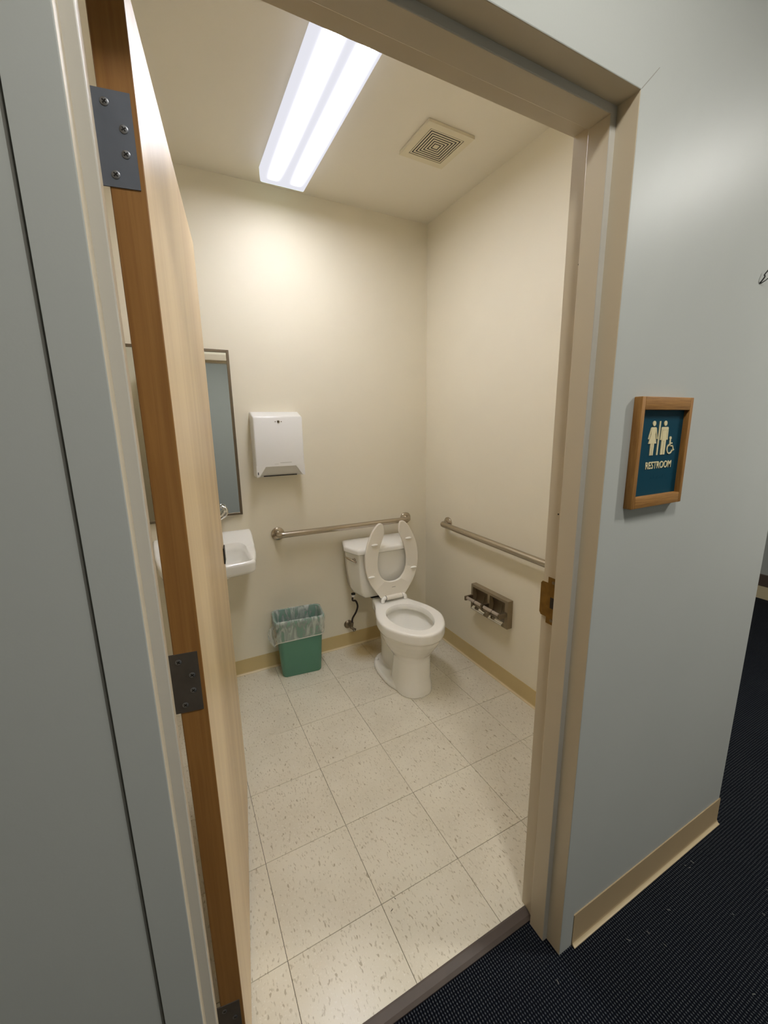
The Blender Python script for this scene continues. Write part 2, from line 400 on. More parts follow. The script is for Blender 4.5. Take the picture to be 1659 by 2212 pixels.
bm = bmesh.new(); box(bm, 3.985, 4.0, -2.28, 3.2, ZH, 0.10); o = struct(link('baseboard_far', bm, 'toe'))
bm = bmesh.new(); box(bm, 3.98, 4.0, -2.28, 3.2, 0.10, 0.20, bev=0.004); o = struct(link('far_shade_strip', bm, 'far'))  # dark strip standing in for the shadow above the far baseboard

# ------------------------------------------------------------------ hollow metal door frame
frame = bpy.data.objects.new('trim_3', None); C.objects.link(frame); struct(frame)
b_ = 0.0018
yh0, yh1, ys0, ys1, yr1 = YH - 0.001, YH + 0.045, YH + 0.045, YR - 0.049, YR + 0.001
prof = [(-FACE, YH + 0.02), (-FACE, yh0), (-b_, yh0), (-b_ * 0.3, yh0 + b_ * 0.3), (0, yh0 + b_), (0, ys0), (0.016 - b_, ys0), (0.016 - b_ * .3, ys0 + b_ * .3), (0.016, ys0 + b_),
        (0.016, ys1 - b_), (0.016 - b_ * .3, ys1 - b_ * .3), (0.016 - b_, ys1), (0, ys1), (0, yr1 - b_), (-b_, yr1), (-FACE, yr1), (-FACE, YR - 0.02)]
GREYSEG = {0, 1, 2}
def ring_at(k, inset):
    o, y = prof[k]
    return o, y
bm = bmesh.new()
# stations: left bottom, left top corner (mitre), right top corner (mitre), right bottom
st = []
for (o, y) in prof: st.append([(XL + o, y, ZH), (XL + o, y, ZT - o), (XR - o, y, ZT - o), (XR - o, y, ZH)])
V = [[bm.verts.new(p) for p in s] for s in st]
for k in range(len(prof) - 1):
    for q in range(3):
        f = bm.faces.new((V[k][q], V[k + 1][q], V[k + 1][q + 1], V[k][q + 1])); f.material_index = 1 if k in GREYSEG else (2 if k in (5, 6, 7) else 0)
jf = link('jamb', bm, ['framecream', 'grey', 'framegrey'], frame)
# mitre seams: fine dark hairlines pressed into the face corners
for sx, x in ((1, XR), (-1, XL)):
    bm = bmesh.new(); w = 0.0005
    p = [(x + sx * 0.002, ZT + 0.002), (x + sx * (FACE - 0.002), ZT + FACE - 0.002)]
    dx, dz = -w, w
    prism(bm, [(p[0][0] - sx * w, p[0][1] + w), (p[0][0] + sx * w, p[0][1] - w), (p[1][0] + sx * w, p[1][1] - w), (p[1][0] - sx * w, p[1][1] + w)], yh0 - 0.0003, yh0 + 0.001)
    link('mitre_seam', bm, 'mark', frame)
# strips filling the gaps beside the frame, groove shadow put into their colour
bm = bmesh.new(); box(bm, XL - OUT - 0.001, XL - FACE + 0.001, YH + 0.0024, YR - 0.01, ZH, ZT + 0.05); box(bm, XR + FACE - 0.001, XR + 0.0552, YH + 0.0035, YR - 0.01, ZH, ZT + 0.05); link('frame_gap_shade', bm, 'crease', frame)
# strike plate
bm = bmesh.new()
xs_ = XR - 0.0006
zs0, zs1 = 0.985, 1.115
poly = [(-0.2535, zs0), (-0.2535, zs1), (-0.2215, zs1), (-0.2215, zs1 - 0.017), (-0.2035, zs1 - 0.017), (-0.1985, zs1 - 0.023), (-0.1985, zs0 + 0.024), (-0.2035, zs0 + 0.017), (-0.2215, zs0 + 0.017), (-0.2215, zs0)]
poly = [(y - 0.0005, z) for y, z in poly]
def xext(bm, poly, x0, x1, mi=0): loft(bm, [[(x0, y, z) for y, z in poly], [(x1, y, z) for y, z in poly]], True, True, mi)
xext(bm, poly, xs_ - 0.0012, xs_)
plate = link('strike_plate', bm, 'bronze', frame)
bm = bmesh.new(); box(bm, xs_ - 0.0018, xs_ - 0.0010, -0.2505, -0.2325, 1.031, 1.061); link('latch_hole', bm, 'black', plate)
for z in (zs1 - 0.012, zs0 + 0.012):
    bm = bmesh.new(); disc(bm, (xs_ - 0.0011, -0.239, z), (-1, 0, 0), 0.0045, 0.0012, 16); disc(bm, (xs_ - 0.0022, -0.239, z), (-1, 0, 0), 0.0013, 0.0005, 8, 0)
    link('screw', bm, 'dsteel', plate)

for y, z in ((-0.243, 1.855), (-0.237, 1.286)):
    bm = bmesh.new(); disc(bm, (XR + 0.0004, y, z), (-1, 0, 0), 0.0022, 0.0008, 8); link('nail_hole', bm, 'black', frame)

# ------------------------------------------------------------------ the door, swung into the room
door = bpy.data.objects.new('door_1', None); C.objects.link(door); struct(door)
THD = math.radians(8.4)
door.location = (-0.436, -0.200, 0.0); door.rotation_euler = (0, 0, -THD)     # local +y runs along the leaf, -x is its thickness
TH, DW = 0.0445, 0.893
bm = bmesh.new(); F = box(bm, -TH, 0, 0, DW, 0.012, 2.108, bev=0.0012, seg=1)
for f in bm.faces:
    nrm = f.calc_center_median()
    f.normal_update()
    if abs(f.normal.x) > 0.9: f.material_index = 0
    else: f.material_index = 1
link('door_leaf', bm, ['birch', 'edge'], door)
def screw(parent, c, n, r=0.0052, rot=0.4):
    """cross-head screw on a plate with outward normal n"""
    n = Vector(n).normalized(); u = n.cross(Vector((0, 0, 1))).normalized(); v = n.cross(u); c = Vector(c)
    bm = bmesh.new(); tube2(bm, [(c, r), (c + n * 0.0007, r), (c + n * 0.0011, r * 0.8)], 18)
    s = link('screw', bm, 'screw', parent, smooth=True, angle=30)
    bm = bmesh.new()
    for a in (rot, rot + PI / 2):
        d = u * math.cos(a) + v * math.sin(a); e = n.cross(d)
        q = [c + n * 0.0012 + d * sx * r * 0.62 + e * sy * r * 0.16 for sx, sy in ((1, 1), (-1, 1), (-1, -1), (1, -1))]
        q2 = [p - n * 0.0009 for p in q]; loft(bm, [q2, q])
    link('cross_slot', bm, 'black', parent)
hz = [(1.838, 1.952, 'hinge'), (1.016, 1.130, 'hinge2'), (0.184, 0.298, 'hinge2')]
for hi, (z0, z1, hm) in enumerate(hz):
    bm = bmesh.new()
    box(bm, -0.0585, -0.0065, -0.0016, 0.0004, z0, z1)
    h = link('hinge', bm, hm, door)
    if hi == 0: h['label'] = 'blue-grey hinge plate with four screws'
    else: h['label'] = 'worn dark brown-grey hinge plate'
    bm = bmesh.new(); disc(bm, (-0.0625, 0.004, z0), (0, 0, 1), 0.0062, z1 - z0, 14); link('hinge_pin', bm, hm, h)
    bm = bmesh.new(); box(bm, -0.0685, -0.0665, -0.05, 0.0, z0, z1); link('jamb_plate', bm, hm, h)
    H_ = z1 - z0
    for (fx, fz, rt) in ((-0.0375, 0.87, 0.9), (-0.0185, 0.62, 0.6), (-0.0195, 0.36, 0.7), (-0.035, 0.13, 0.8)):
        screw(h, (fx, -0.0016, z0 + H_ * fz), (0, -1, 0), rot=rt)
bm = bmesh.new(); box(bm, 0.0, 0.0045, DW - 0.064, DW - 0.006, 1.020, 1.080, bev=0.002); link('latch_guard', bm, 'black', door)
bm = bmesh.new(); disc(bm, (-TH, DW - 0.065, 1.04), (-1, 0, 0), 0.03, 0.01, 24); tube(bm, bend([(-TH - 0.01, DW - 0.065, 1.04), (-TH - 0.05, DW - 0.065, 1.04), (-TH - 0.05, DW - 0.17, 1.04)], 0.015), 0.009, 12)
link('door_handle', bm, 'steel', door, smooth=True, angle=40)

# ------------------------------------------------------------------ ceiling light in the room
LX0, LX1, LY0, LY1, LZ = 0.083, 0.303, 0.14, 1.36, 2.685
lt = thing('ceiling_light', 'glowing two-tube fluorescent wraparound fixture with prismatic lens on restroom ceiling', 'light', ((LX0 + LX1) / 2, (LY0 + LY1) / 2, ZC))
hx, hy = (LX1 - LX0) / 2, (LY1 - LY0) / 2
bm = bmesh.new(); box(bm, -hx * 0.62, hx * 0.62, -hy + 0.01, hy - 0.01, -0.030, 0.0); box(bm, -hx * .9, hx * .9, -hy + 0.004, hy - 0.004, -0.014, -0.008); link('housing', bm, 'white', lt)
bm = bmesh.new()
pr = [(-hx, -0.014), (-hx * 1.0, -0.050), (-hx + 0.002, LZ - ZC + 0.003), (-hx + 0.008, LZ - ZC), (hx - 0.008, LZ - ZC), (hx - 0.002, LZ - ZC + 0.003), (hx, -0.050), (hx, -0.014)]
pr2 = []
for k in range(len(pr) - 1):
    n_ = 60 if k == 3 else 3
    for q in range(n_):
        t = q / n_; pr2.append((pr[k][0] * (1 - t) + pr[k + 1][0] * t, pr[k][1] * (1 - t) + pr[k + 1][1] * t))
pr2.append(pr[-1])
loft(bm, [[(x, -hy, z) for x, z in pr2], [(x, hy, z) for x, z in pr2]], False, False, closed=False)
link('lens', bm, 'lens', lt)
def mat_cap():
    q = NT('lamp_end_cap'); q.b.inputs['Emission Color'].default_value = (0.80, 0.95, 0.90, 1); q.b.inputs['Emission Strength'].default_value = 0.75
    q.b.inputs['Base Color'].default_value = (0.3, 0.3, 0.3, 1); return q.m
M['cap'] = mat_cap()
for s in (-1, 1):
    bm = bmesh.new(); y0 = s * hy; y1 = s * (hy + 0.003)
    loft(bm, [[(x, y0, z) for x, z in pr], [(x, y1, z) for x, z in pr]]); link('end_cap', bm, 'cap', lt)

# hall fixtures (above and beside the camera, out of view)
for k, (x, y, L, lab) in enumerate(((2.06, -1.30, 0.42, 'square ceiling panel light lit in the hall, to the right'), (0.0, -1.06, 0.28, 'square ceiling panel light lit in the hall, before the door'))):
    t = thing('ceiling_light', lab, 'light', (x, y, ZC), group='hall ceiling lights')
    bm = bmesh.new()
    for (a, b, c, d) in ((-L / 2, L / 2, -L / 2, -L / 2 + .03), (-L / 2, L / 2, L / 2 - .03, L / 2), (-L / 2, -L / 2 + .03, -L / 2 + .03, L / 2 - .03), (L / 2 - .03, L / 2, -L / 2 + .03, L / 2 - .03)):
        box(bm, a, b, c, d, -0.03, 0)
    link('frame', bm, 'white', t)
    bm = bmesh.new(); box(bm, -L / 2 + .03, L / 2 - .03, -L / 2 + .03, L / 2 - .03, -0.022, -0.018); link('panel', bm, 'hallens%d' % k, t)

# ------------------------------------------------------------------ exhaust vent: seven nested square louvers
vt = thing('exhaust_vent', 'square cream exhaust vent with nested square louvers on restroom ceiling', 'vent', (0.776, 0.872, ZC), math.radians(1.5))
bm = bmesh.new(); a, b = 0.122, 0.090
def sqring(bm, a, b, z0, z1, tilt=0.0):
    A = [(-a, -a), (a, -a), (a, a), (-a, a)]; B = [(-b, -b), (b, -b), (b, b), (-b, b)]
    loft(bm, [[(x, y, z1) for x, y in A], [(x, y, z0) for x, y in A], [(x, y, z0 - tilt) for x, y in B], [(x, y, z1) for x, y in B]], False, False)
    # close top
    vs = bm.verts[:] if False else None
sqring(bm, a, b, -0.013, -0.001); link('frame', bm, 'vent', vt)
bm = bmesh.new(); box(bm, -0.0905, 0.0905, -0.0905, 0.0905, -0.0108, -0.0008); link('duct_opening', bm, 'black', vt)
n_l = 7; step = 0.0865 / n_l
for k in range(n_l):
    a = 0.0865 - k * step; b = max(a - step * 0.50, 0.0)
    bm = bmesh.new()
    if k == n_l - 1: box(bm, -a, a, -a, a, -0.012, -0.004)
    else: sqring(bm, a, b, -0.012, -0.004)
    link('louver', bm, 'vent', vt)

# ------------------------------------------------------------------ mirror
mr = thing('mirror', 'tall steel-framed mirror hung above the sink, partly behind the door', 'mirror', (-0.4175, YB, 1.022))
mw, mh = 0.305, 0.900
bm = bmesh.new(); box(bm, -mw + 0.008, mw - 0.008, -0.014, 0.0, 0.008, mh - 0.008); link('glass', bm, 'mirror', mr)
for (x0, x1, z0, z1) in ((-mw, -mw + 0.014, 0, mh), (mw - 0.014, mw, 0, mh), (-mw + 0.014, mw - 0.014, 0, 0.014), (-mw + 0.014, mw - 0.014, mh - 0.014, mh)):
    bm = bmesh.new(); box(bm, x0, x1, -0.020, 0.0, z0, z1, bev=0.0015, seg=1); link('frame_rail', bm, 'dsteel', mr)

# ------------------------------------------------------------------ paper towel dispenser
pt = thing('paper_towel_dispenser', 'white metal folded-towel dispenser on the back wall right of the mirror', 'dispenser', (0.1075, YB, 1.235))
w = 0.1375
bm = bmesh.new()
side = [(0, 0), (0, 0.365), (-0.022, 0.365), (-0.098, 0.338), (-0.104, 0.328), (-0.104, 0.060), (-0.060, 0.008), (-0.060, 0)]
# body with a chamfered lower front
loft(bm, [[(-w, y, z) for y, z in side], [(w, y, z) for y, z in side]])
es = [e for e in bm.edges if abs(e.verts[0].co.x - e.verts[1].co.x) < 1e-5 and min(e.verts[0].co.y, e.verts[1].co.y) < -0.02]
bmesh.ops.bevel(bm, geom=es, offset=0.008, segments=4, profile=0.5, affect='EDGES')
link('housing', bm, 'white', pt, smooth=True, angle=35)
# lower cover: flat face dropping beside a trapezoid recess
for sx in (-1, 1):
    bm = bmesh.new()
    poly = [(sx * (w + 0.0005), 0.066), (sx * w * 0.60, 0.066), (sx * w * 0.86, 0.014), (sx * w * 0.93, 0.004), (sx * (w + 0.0005), 0.004)]
    prism(bm, poly if sx > 0 else poly[::-1], -0.1044, -0.006); link('cover_cheek', bm, 'white', pt)
bm = bmesh.new(); box(bm, -w * 0.68, w * 0.72, -0.066, -0.052, 0.001, 0.006); link('towel_slot', bm, 'black', pt)
bm = bmesh.new(); disc(bm, (0.0, -0.1035, 0.309), (0, -1, 0), 0.0075, 0.003, 20, bev=0.001); lk = link('lock', bm, 'dsteel', pt, smooth=True, angle=40)
for s in (-1, 1):
    bm = bmesh.new(); disc(bm, (s * 0.017, -0.1035, 0.309), (0, -1, 0), 0.0028, 0.0016, 12); link('rivet', bm, 'dsteel', pt)
bm = bmesh.new(); disc(bm, (0, -0.1063, 0.309), (0, -1, 0), 0.003, 0.001, 12); link('keyhole', bm, 'black', lk)
bm = bmesh.new(); box(bm, -w + 0.004, -w + 0.011, -0.1047, -0.103, 0.016, 0.033, bev=0.002); link('side_slot', bm, 'black', pt)
bm = bmesh.new(); box(bm, -0.004, 0.062, -0.1044, -0.1036, 0.078, 0.081); box(bm, -0.036, -0.014, -0.1044, -0.1036, 0.072, 0.0735); link('maker_mark', bm, 'mark2', pt)

# ------------------------------------------------------------------ grab bars
def grab_bar(label, a, b, n, off=0.055, r=0.0185, group=None):
    a, b, n = Vector(a), Vector(b), Vector(n)
    t = thing('grab_bar', label, 'grab bar', a)
    a0 = Vector((0, 0, 0)); b0 = b - a
    bm = bmesh.new(); tube(bm, bend([a0 + n * 0.004, a0 + n * off, b0 + n * off, b0 + n * 0.004], 0.035, 8), r, 20); link('bar', bm, 'steel', t, smooth=True, angle=50)
    for p in (a0, b0):
        bm = bmesh.new(); tube2(bm, [(p, 0.040), (p + n * 0.007, 0.040), (p + n * 0.010, 0.037), (p + n * 0.013, 0.028), (p + n * 0.018, r + 0.002)], 28)
        link('flange', bm, 'steel', t, smooth=True, angle=50)
    return t
grab_bar('long steel grab bar on the back wall above the toilet tank', (0.082, YB, 0.876), (0.985, YB, 0.870), (0, -1, 0))
grab_bar('steel grab bar on the right wall above the toilet paper holder', (XW, 1.252, 0.866), (XW, 0.185, 0.840), (-1, 0, 0))

# ------------------------------------------------------------------ toilet
tl = thing('toilet', 'white china floor toilet with tank and raised open-front seat in the corner', 'toilet', (0.706, 1.515, 0.0), math.radians(-1.5))
RIM = [(0.215, 0.098), (0.27, 0.108), (0.33, 0.128), (0.40, 0.158), (0.47, 0.181), (0.54, 0.190), (0.60, 0.184), (0.66, 0.160), (0.71, 0.130), (0.75, 0.091), (0.775, 0.052), (0.786, 0.0)]
def rim_ring(z, sw=1.0, d0=0.215, d1=0.786, n=7):
    """egg outline scaled to width sw and to the span d0..d1"""
    c = catmull([(w_, d_, 0) for d_, w_ in RIM], n)
    k = (d1 - d0) / (0.786 - 0.215)
    half = [(p.x * sw, d0 + (p.y - 0.215) * k) for p in c]
    pts = [(x, -d, z) for x, d in half] + [(-x, -d, z) for x, d in half[-2::-1]]
    return pts
def cav_ring(z, hw, d0, d1, n=40):
    out = []
    for i in range(n):
        a = 2 * PI * i / n; s, c = math.sin(a), math.cos(a)
        x = hw * s * (1 + 0.10 * c); d = (d0 + d1) / 2 - (d1 - d0) / 2 * c
        out.append((x * 1.0, -d, z))
    return out
# bowl body as a solid of revolution-like lofts, blended by a voxel remesh, basin cut by a boolean
bm = bmesh.new()
loft(bm, [rim_ring(0.185, 0.50, 0.36, 0.655), rim_ring(0.215, 0.60, 0.34, 0.680), rim_ring(0.25, 0.72, 0.32, 0.708), rim_ring(0.29, 0.83, 0.28, 0.738),
          rim_ring(0.325, 0.905, 0.25, 0.760), rim_ring(0.352, 0.945, 0.225, 0.771), rim_ring(0.362, 0.985, 0.217, 0.783), rim_ring(0.366, 0.995), rim_ring(0.412, 1.0), rim_ring(0.419, 0.985, 0.217, 0.782), rim_ring(0.422, 0.955, 0.222, 0.775)])
def oval(hw, d0, d1, z, p=2.4, n=36, rear=1.0):
    out = []
    for i in range(n):
        a = 2 * PI * i / n; c, s = math.cos(a), math.sin(a)
        x = hw * math.copysign(abs(s) ** (2 / p), s); d = (d0 + d1) / 2 + (d1 - d0) / 2 * math.copysign(abs(c) ** (2 / p), c)
        out.append((x, -d, z))
    return out
nb0 = len(bm.verts)
loft(bm, [oval(0.108, 0.44, 0.712, 0.0), oval(0.107, 0.44, 0.709, 0.03), oval(0.103, 0.45, 0.697, 0.08), oval(0.101, 0.46, 0.690, 0.14), oval(0.098, 0.46, 0.682, 0.20), oval(0.105, 0.44, 0.69, 0.26)])
loft(bm, [oval(0.062, 0.22, 0.52, 0.0), oval(0.060, 0.22, 0.52, 0.12), oval(0.068, 0.19, 0.50, 0.24), oval(0.088, 0.16, 0.42, 0.33), oval(0.098, 0.155, 0.35, 0.40), oval(0.098, 0.155, 0.34, 0.418)])
loft(bm, [oval(0.134, 0.205, 0.66, 0.0, 2.3), oval(0.134, 0.205, 0.66, 0.018, 2.3), oval(0.126, 0.215, 0.65, 0.032, 2.3)])
bm.verts.ensure_lookup_table()
for v in bm.verts[nb0:]:
    v.co.x -= 0.014 * max(0.0, 1 - max(0.0, v.co.z - 0.1) / 0.2)
bowl = link('bowl', bm, 'china', tl, smooth=True)
cb = bmesh.new()
loft(cb, [cav_ring(0.20, 0.035, 0.48, 0.60), cav_ring(0.235, 0.078, 0.43, 0.65), cav_ring(0.29, 0.115, 0.40, 0.690), cav_ring(0.340, 0.140, 0.372, 0.728), cav_ring(0.366, 0.149, 0.358, 0.740), cav_ring(0.384, 0.147, 0.360, 0.738),
          cav_ring(0.389, 0.125, 0.373, 0.721), cav_ring(0.41, 0.123, 0.375, 0.719), cav_ring(0.416, 0.126, 0.371, 0.723), cav_ring(0.45, 0.140, 0.36, 0.735)])
bmesh.ops.recalc_face_normals(cb, faces=cb.faces)
def remesh_cut(o, cut_bm, vox, smooth_it=6):
    """voxel-blend the shells of o, subtract cut_bm, and bake the result into o's mesh"""
    me = bpy.data.meshes.new('cutter'); cut_bm.to_mesh(me); cut_bm.free(); co = bpy.data.objects.new('cutter', me); C.objects.link(co)
    m = o.modifiers.new('r', 'REMESH'); m.mode = 'VOXEL'; m.voxel_size = vox; m.use_smooth_shade = True
    m = o.modifiers.new('s', 'SMOOTH'); m.factor = 0.5; m.iterations = smooth_it
    dg = bpy.context.evaluated_depsgraph_get()
    me1 = bpy.data.meshes.new_from_object(o.evaluated_get(dg)); o.modifiers.clear(); mats = list(o.data.materials); o.data = me1
    co.matrix_world = Matrix.Identity(4); par = o.parent; o.parent = None; o.matrix_world = Matrix.Identity(4)
    m = o.modifiers.new('b', 'BOOLEAN'); m.operation = 'DIFFERENCE'; m.solver = 'EXACT'; m.object = co
    dg = bpy.context.evaluated_depsgraph_get()
    me2 = bpy.data.meshes.new_from_object(o.evaluated_get(dg)); o.modifiers.clear(); o.data = me2
    me2.materials.clear()
    for mt in mats: me2.materials.append(mt)
    for p in me2.polygons: p.use_smooth = True; p.material_index = 0
    me2.set_sharp_from_angle(angle=math.radians(55))
    bpy.data.objects.remove(co); o.parent = par; o.matrix_basis = Matrix.Identity(4); me2.name = o.name
bpy.context.view_layer.update()
remesh_cut(bowl, cb, 0.0045)
bm = bmesh.new(); loft(bm, [cav_ring(0.236, 0.076, 0.432, 0.648), cav_ring(0.238, 0.076, 0.432, 0.648)]); link('water', bm, 'water', tl)
for s in (-1, 1):
    bm = bmesh.new(); tube2(bm, [((s * 0.090 - 0.014, -0.285, 0.026), 0.013), ((s * 0.090 - 0.014, -0.285, 0.040), 0.012), ((s * 0.090 - 0.014, -0.285, 0.047), 0.006)], 16); link('bolt_cap', bm, 'china', tl, smooth=True, angle=60)
# tank: six-sided in plan, widest half way out, with a gently bowed front
def hexr(hb, hm, hf, d0, dm, d1, z, bow=0.006, r=0.012):
    z += 0.006 * max(0.0, (z - 0.45) / 0.32)
    P = [(-hb, -d0), (-hm, -dm), (-hf, -d1), (hf, -d1), (hm, -dm), (hb, -d0)]
    rad = [0.004, r * 1.8, r, r, r * 1.8, 0.004]; pts = []
    for i in range(6):
        p = Vector(P[i]); a = (Vector(P[i - 1]) - p); b = (Vector(P[(i + 1) % 6]) - p)
        q0 = p + a.normalized() * min(rad[i], a.length * .4); q1 = p + b.normalized() * min(rad[i], b.length * .4)
        for k in range(6):
            t = k / 5; q = (1 - t) ** 2 * q0 + 2 * t * (1 - t) * p + t * t * q1; pts.append((q.x, q.y, z))
        if i == 2:
            e = Vector(P[3]) - Vector(P[2])
            for k in range(1, 8): t = k / 8; pts.append((P[2][0] + e.x * t, P[2][1] - bow * math.sin(PI * t), z))
    return pts
bm = bmesh.new()
loft(bm, [hexr(0.12, 0.140, 0.120, 0.02, 0.10, 0.185, 0.4245), hexr(0.15, 0.165, 0.140, 0.012, 0.105, 0.202, 0.432), hexr(0.172, 0.186, 0.158, 0.006, 0.11, 0.214, 0.452), hexr(0.184, 0.203, 0.170, 0.004, 0.118, 0.224, 0.485), hexr(0.194, 0.222, 0.183, 0.003, 0.125, 0.238, 0.60), hexr(0.200, 0.234, 0.190, 0.003, 0.13, 0.246, 0.7335)])
link('tank', bm, 'china', tl, smooth=True, angle=28)
bm = bmesh.new()
loft(bm, [hexr(0.206, 0.242, 0.198, 0.002, 0.132, 0.256, 0.733), hexr(0.210, 0.247, 0.203, 0.001, 0.132, 0.262, 0.738), hexr(0.211, 0.248, 0.204, 0.001, 0.132, 0.263, 0.758), hexr(0.208, 0.245, 0.201, 0.003, 0.132, 0.260, 0.765), hexr(0.200, 0.236, 0.194, 0.009, 0.132, 0.251, 0.770)])
link('tank_lid', bm, 'china', tl, smooth=True, angle=40)
bm = bmesh.new(); box(bm, -0.095, 0.095, -0.200, -0.03, 0.4195, 0.4255); link('tank_gasket', bm, 'black', tl)
bm = bmesh.new(); disc(bm, (-0.205, -0.205, 0.700), (-0.93, -0.36, 0), 0.011, 0.012, 16, bev=0.003)
lp = catmull([(-0.208, -0.240, 0.694), (-0.214, -0.232, 0.696), (-0.226, -0.210, 0.702), (-0.240, -0.180, 0.708), (-0.246, -0.150, 0.712)], 4)
tube(bm, lp, [0.0070, 0.0072, 0.0066, 0.0050, 0.0042, 0.0046, 0.0054, 0.0062, 0.0068, 0.0072, 0.0074, 0.0072, 0.0068, 0.0062, 0.0054, 0.0044, 0.003], 12)
link('flush_lever', bm, 'steel', tl, smooth=True, angle=50)
# raised seat: an open-front ring standing on its hinge; s runs up from the hinge, x across
seat = bpy.data.objects.new('seat', None)
outer = [(0.0, 0.086), (0.02, 0.100), (0.06, 0.128), (0.11, 0.158), (0.17, 0.178), (0.24, 0.185), (0.31, 0.178), (0.37, 0.160), (0.42, 0.136), (0.455, 0.112), (0.475, 0.092)]
tip = [(0.481, 0.076), (0.476, 0.063), (0.462, 0.055)]
inner = [(0.44, 0.051), (0.41, 0.052), (0.37, 0.068), (0.32, 0.086), (0.26, 0.099), (0.20, 0.100), (0.15, 0.086), (0.115, 0.058), (0.100, 0.025), (0.098, 0.0)]
def sm(L, n=4): return [(p.y, p.x) for p in catmull([(w_, s_, 0) for s_, w_ in L], n)]
loopR = sm(outer + tip + inner)
half = [(w_, s_) for s_, w_ in loopR]
poly = half + [(-w_, s_) for w_, s_ in half[-2::-1]]
HY, HZ, SX = -0.298, 0.450, 0.016
def seatpt(x, s, t, tilt=math.radians(1.5)):
    """t = height above the underside, towards the viewer"""
    return (x + SX, HY + s * math.sin(tilt) - t * math.cos(tilt), HZ + s * math.cos(tilt) - t * math.sin(tilt))
bm = bmesh.new()
def shrink(poly, d):
    n = len(poly); out = []
    for i in range(n):
        p0 = Vector(poly[i - 1]); p1 = Vector(poly[i]); p2 = Vector(poly[(i + 1) % n]); t = (p2 - p0)
        if t.length < 1e-9: t = Vector((1, 0))
        t.normalize(); nn = Vector((-t.y, t.x)); out.append(p1 + nn * d)
    return out
# outer and inner edges resampled to the same count, so the ring is made of clean quads
def resample(L, n):
    P = [Vector(p) for p in L]; D = [0.0]
    for a, b in zip(P, P[1:]): D.append(D[-1] + (b - a).length)
    out = []
    for i in range(n):
        t = D[-1] * i / (n - 1); k = 0
        while k < len(D) - 2 and D[k + 1] < t: k += 1
        f = (t - D[k]) / max(1e-9, D[k + 1] - D[k]); out.append(P[k] * (1 - f) + P[k + 1] * f)
    return out
NS = 60
ohalf = [(w_, s_) for s_, w_ in sm(outer + tip[:2])]
ihalf = [(w_, s_) for s_, w_ in sm(inner[::-1] + [tip[2], tip[1]])]
oo = resample(ohalf, NS); ii = resample(ihalf, NS)
outl = [Vector((-p.x, p.y)) for p in oo[::-1]] + oo      # left tip, round the hinge end, right tip
innl = [Vector((-p.x, p.y)) for p in ii[::-1]] + ii
secs = []
for o2, i2 in zip(outl, innl):
    w2 = (o2 - i2).length; d2 = (o2 - i2) / max(w2, 1e-6); e = min(0.003, w2 * 0.3); th = 0.019
    sec = [(o2 - d2 * e, 0.0), (o2, -0.003), (o2, -th + 0.003), (o2 - d2 * e, -th), (i2 + d2 * e, -th), (i2, -th + 0.003), (i2, -0.003), (i2 + d2 * e, 0.0)]
    secs.append([seatpt(p.x, p.y, t) for p, t in sec])
loft(bm, secs, True, True)
seat = link('seat', bm, 'seat', tl, smooth=True, angle=45)
for (x, s) in ((-0.148, 0.152), (0.148, 0.168), (-0.120, 0.352), (0.114, 0.366)):
    bm = bmesh.new(); rings = []
    for q, (k, t) in enumerate(((1.0, -0.001), (1.0, 0.004), (0.86, 0.0075), (0.55, 0.0095))):
        rings.append([seatpt(x + 0.0215 * k * math.cos(a), s + 0.0068 * k * math.sin(a), t) for a in [2 * PI * i / 20 for i in range(20)]])
    loft(bm, rings); link('bumper', bm, 'bumper', seat, smooth=True, angle=50)
bm = bmesh.new()
rings = [[seatpt(0.004 + sx, 0.062 + sz, t) for sx, sz in ((-0.012, -0.0015), (0.012, -0.0015), (0.012, 0.0015), (-0.012, 0.0015))] for t in (-0.001, 0.0004)]
loft(bm, rings); link('maker_mark', bm, 'mark', seat)
bm = bmesh.new(); tube(bm, [(SX - 0.056, HY - 0.006, HZ + 0.000), (SX + 0.056, HY - 0.006, HZ + 0.000)], 0.0155, 20); link('hinge_bar', bm, 'seat', tl, smooth=True, angle=50)
for s in (-1, 1):
    bm = bmesh.new()
    tube(bm, catmull([(SX + s * 0.0575, HY - 0.006, HZ), (SX + s * 0.068, HY - 0.006, HZ - 0.001), (SX + s * 0.078, HY - 0.008, HZ - 0.008), (SX + s * 0.080, HY - 0.010, HZ - 0.026)], 4), 0.0125, 16)
    link('hinge_post', bm, 'bumper', tl, smooth=True, angle=60)
    bm = bmesh.new(); tube(bm, [(SX + s * 0.0560, HY - 0.006, HZ), (SX + s * 0.0578, HY - 0.006, HZ)], 0.0150, 20); link('hinge_joint', bm, 'dark', tl)

# ------------------------------------------------------------------ water supply
sv = thing('water_supply_valve', 'tarnished wall stop valve with dark hose running up to the toilet tank', 'valve', (0.522, YB, 0.165))
bm = bmesh.new(); tube2(bm, [((0, 0, 0), 0.030), ((0, -0.004, 0), 0.029), ((0, -0.010, 0), 0.018), ((0, -0.014, 0), 0.010)], 24); link('escutcheon', bm, 'dsteel', sv, smooth=True, angle=50)
bm = bmesh.new(); tube(bm, [(0, -0.010, 0), (0, -0.050, 0)], 0.008, 12); tube2(bm, [((0.004, -0.044, -0.012), 0.011), ((0.012, -0.046, 0.030), 0.0105)], 12); tube(bm, [(0.0, -0.046, 0), (0.020, -0.060, -0.020)], 0.009, 12)
link('valve_body', bm, 'dsteel', sv, smooth=True, angle=50)
bm = bmesh.new(); rr = []
ax = Vector((0.55, -0.45, -0.60)).normalized(); c0 = Vector((0.018, -0.058, -0.018)); u = ax.cross(Vector((0, 0, 1))).normalized(); v = ax.cross(u)
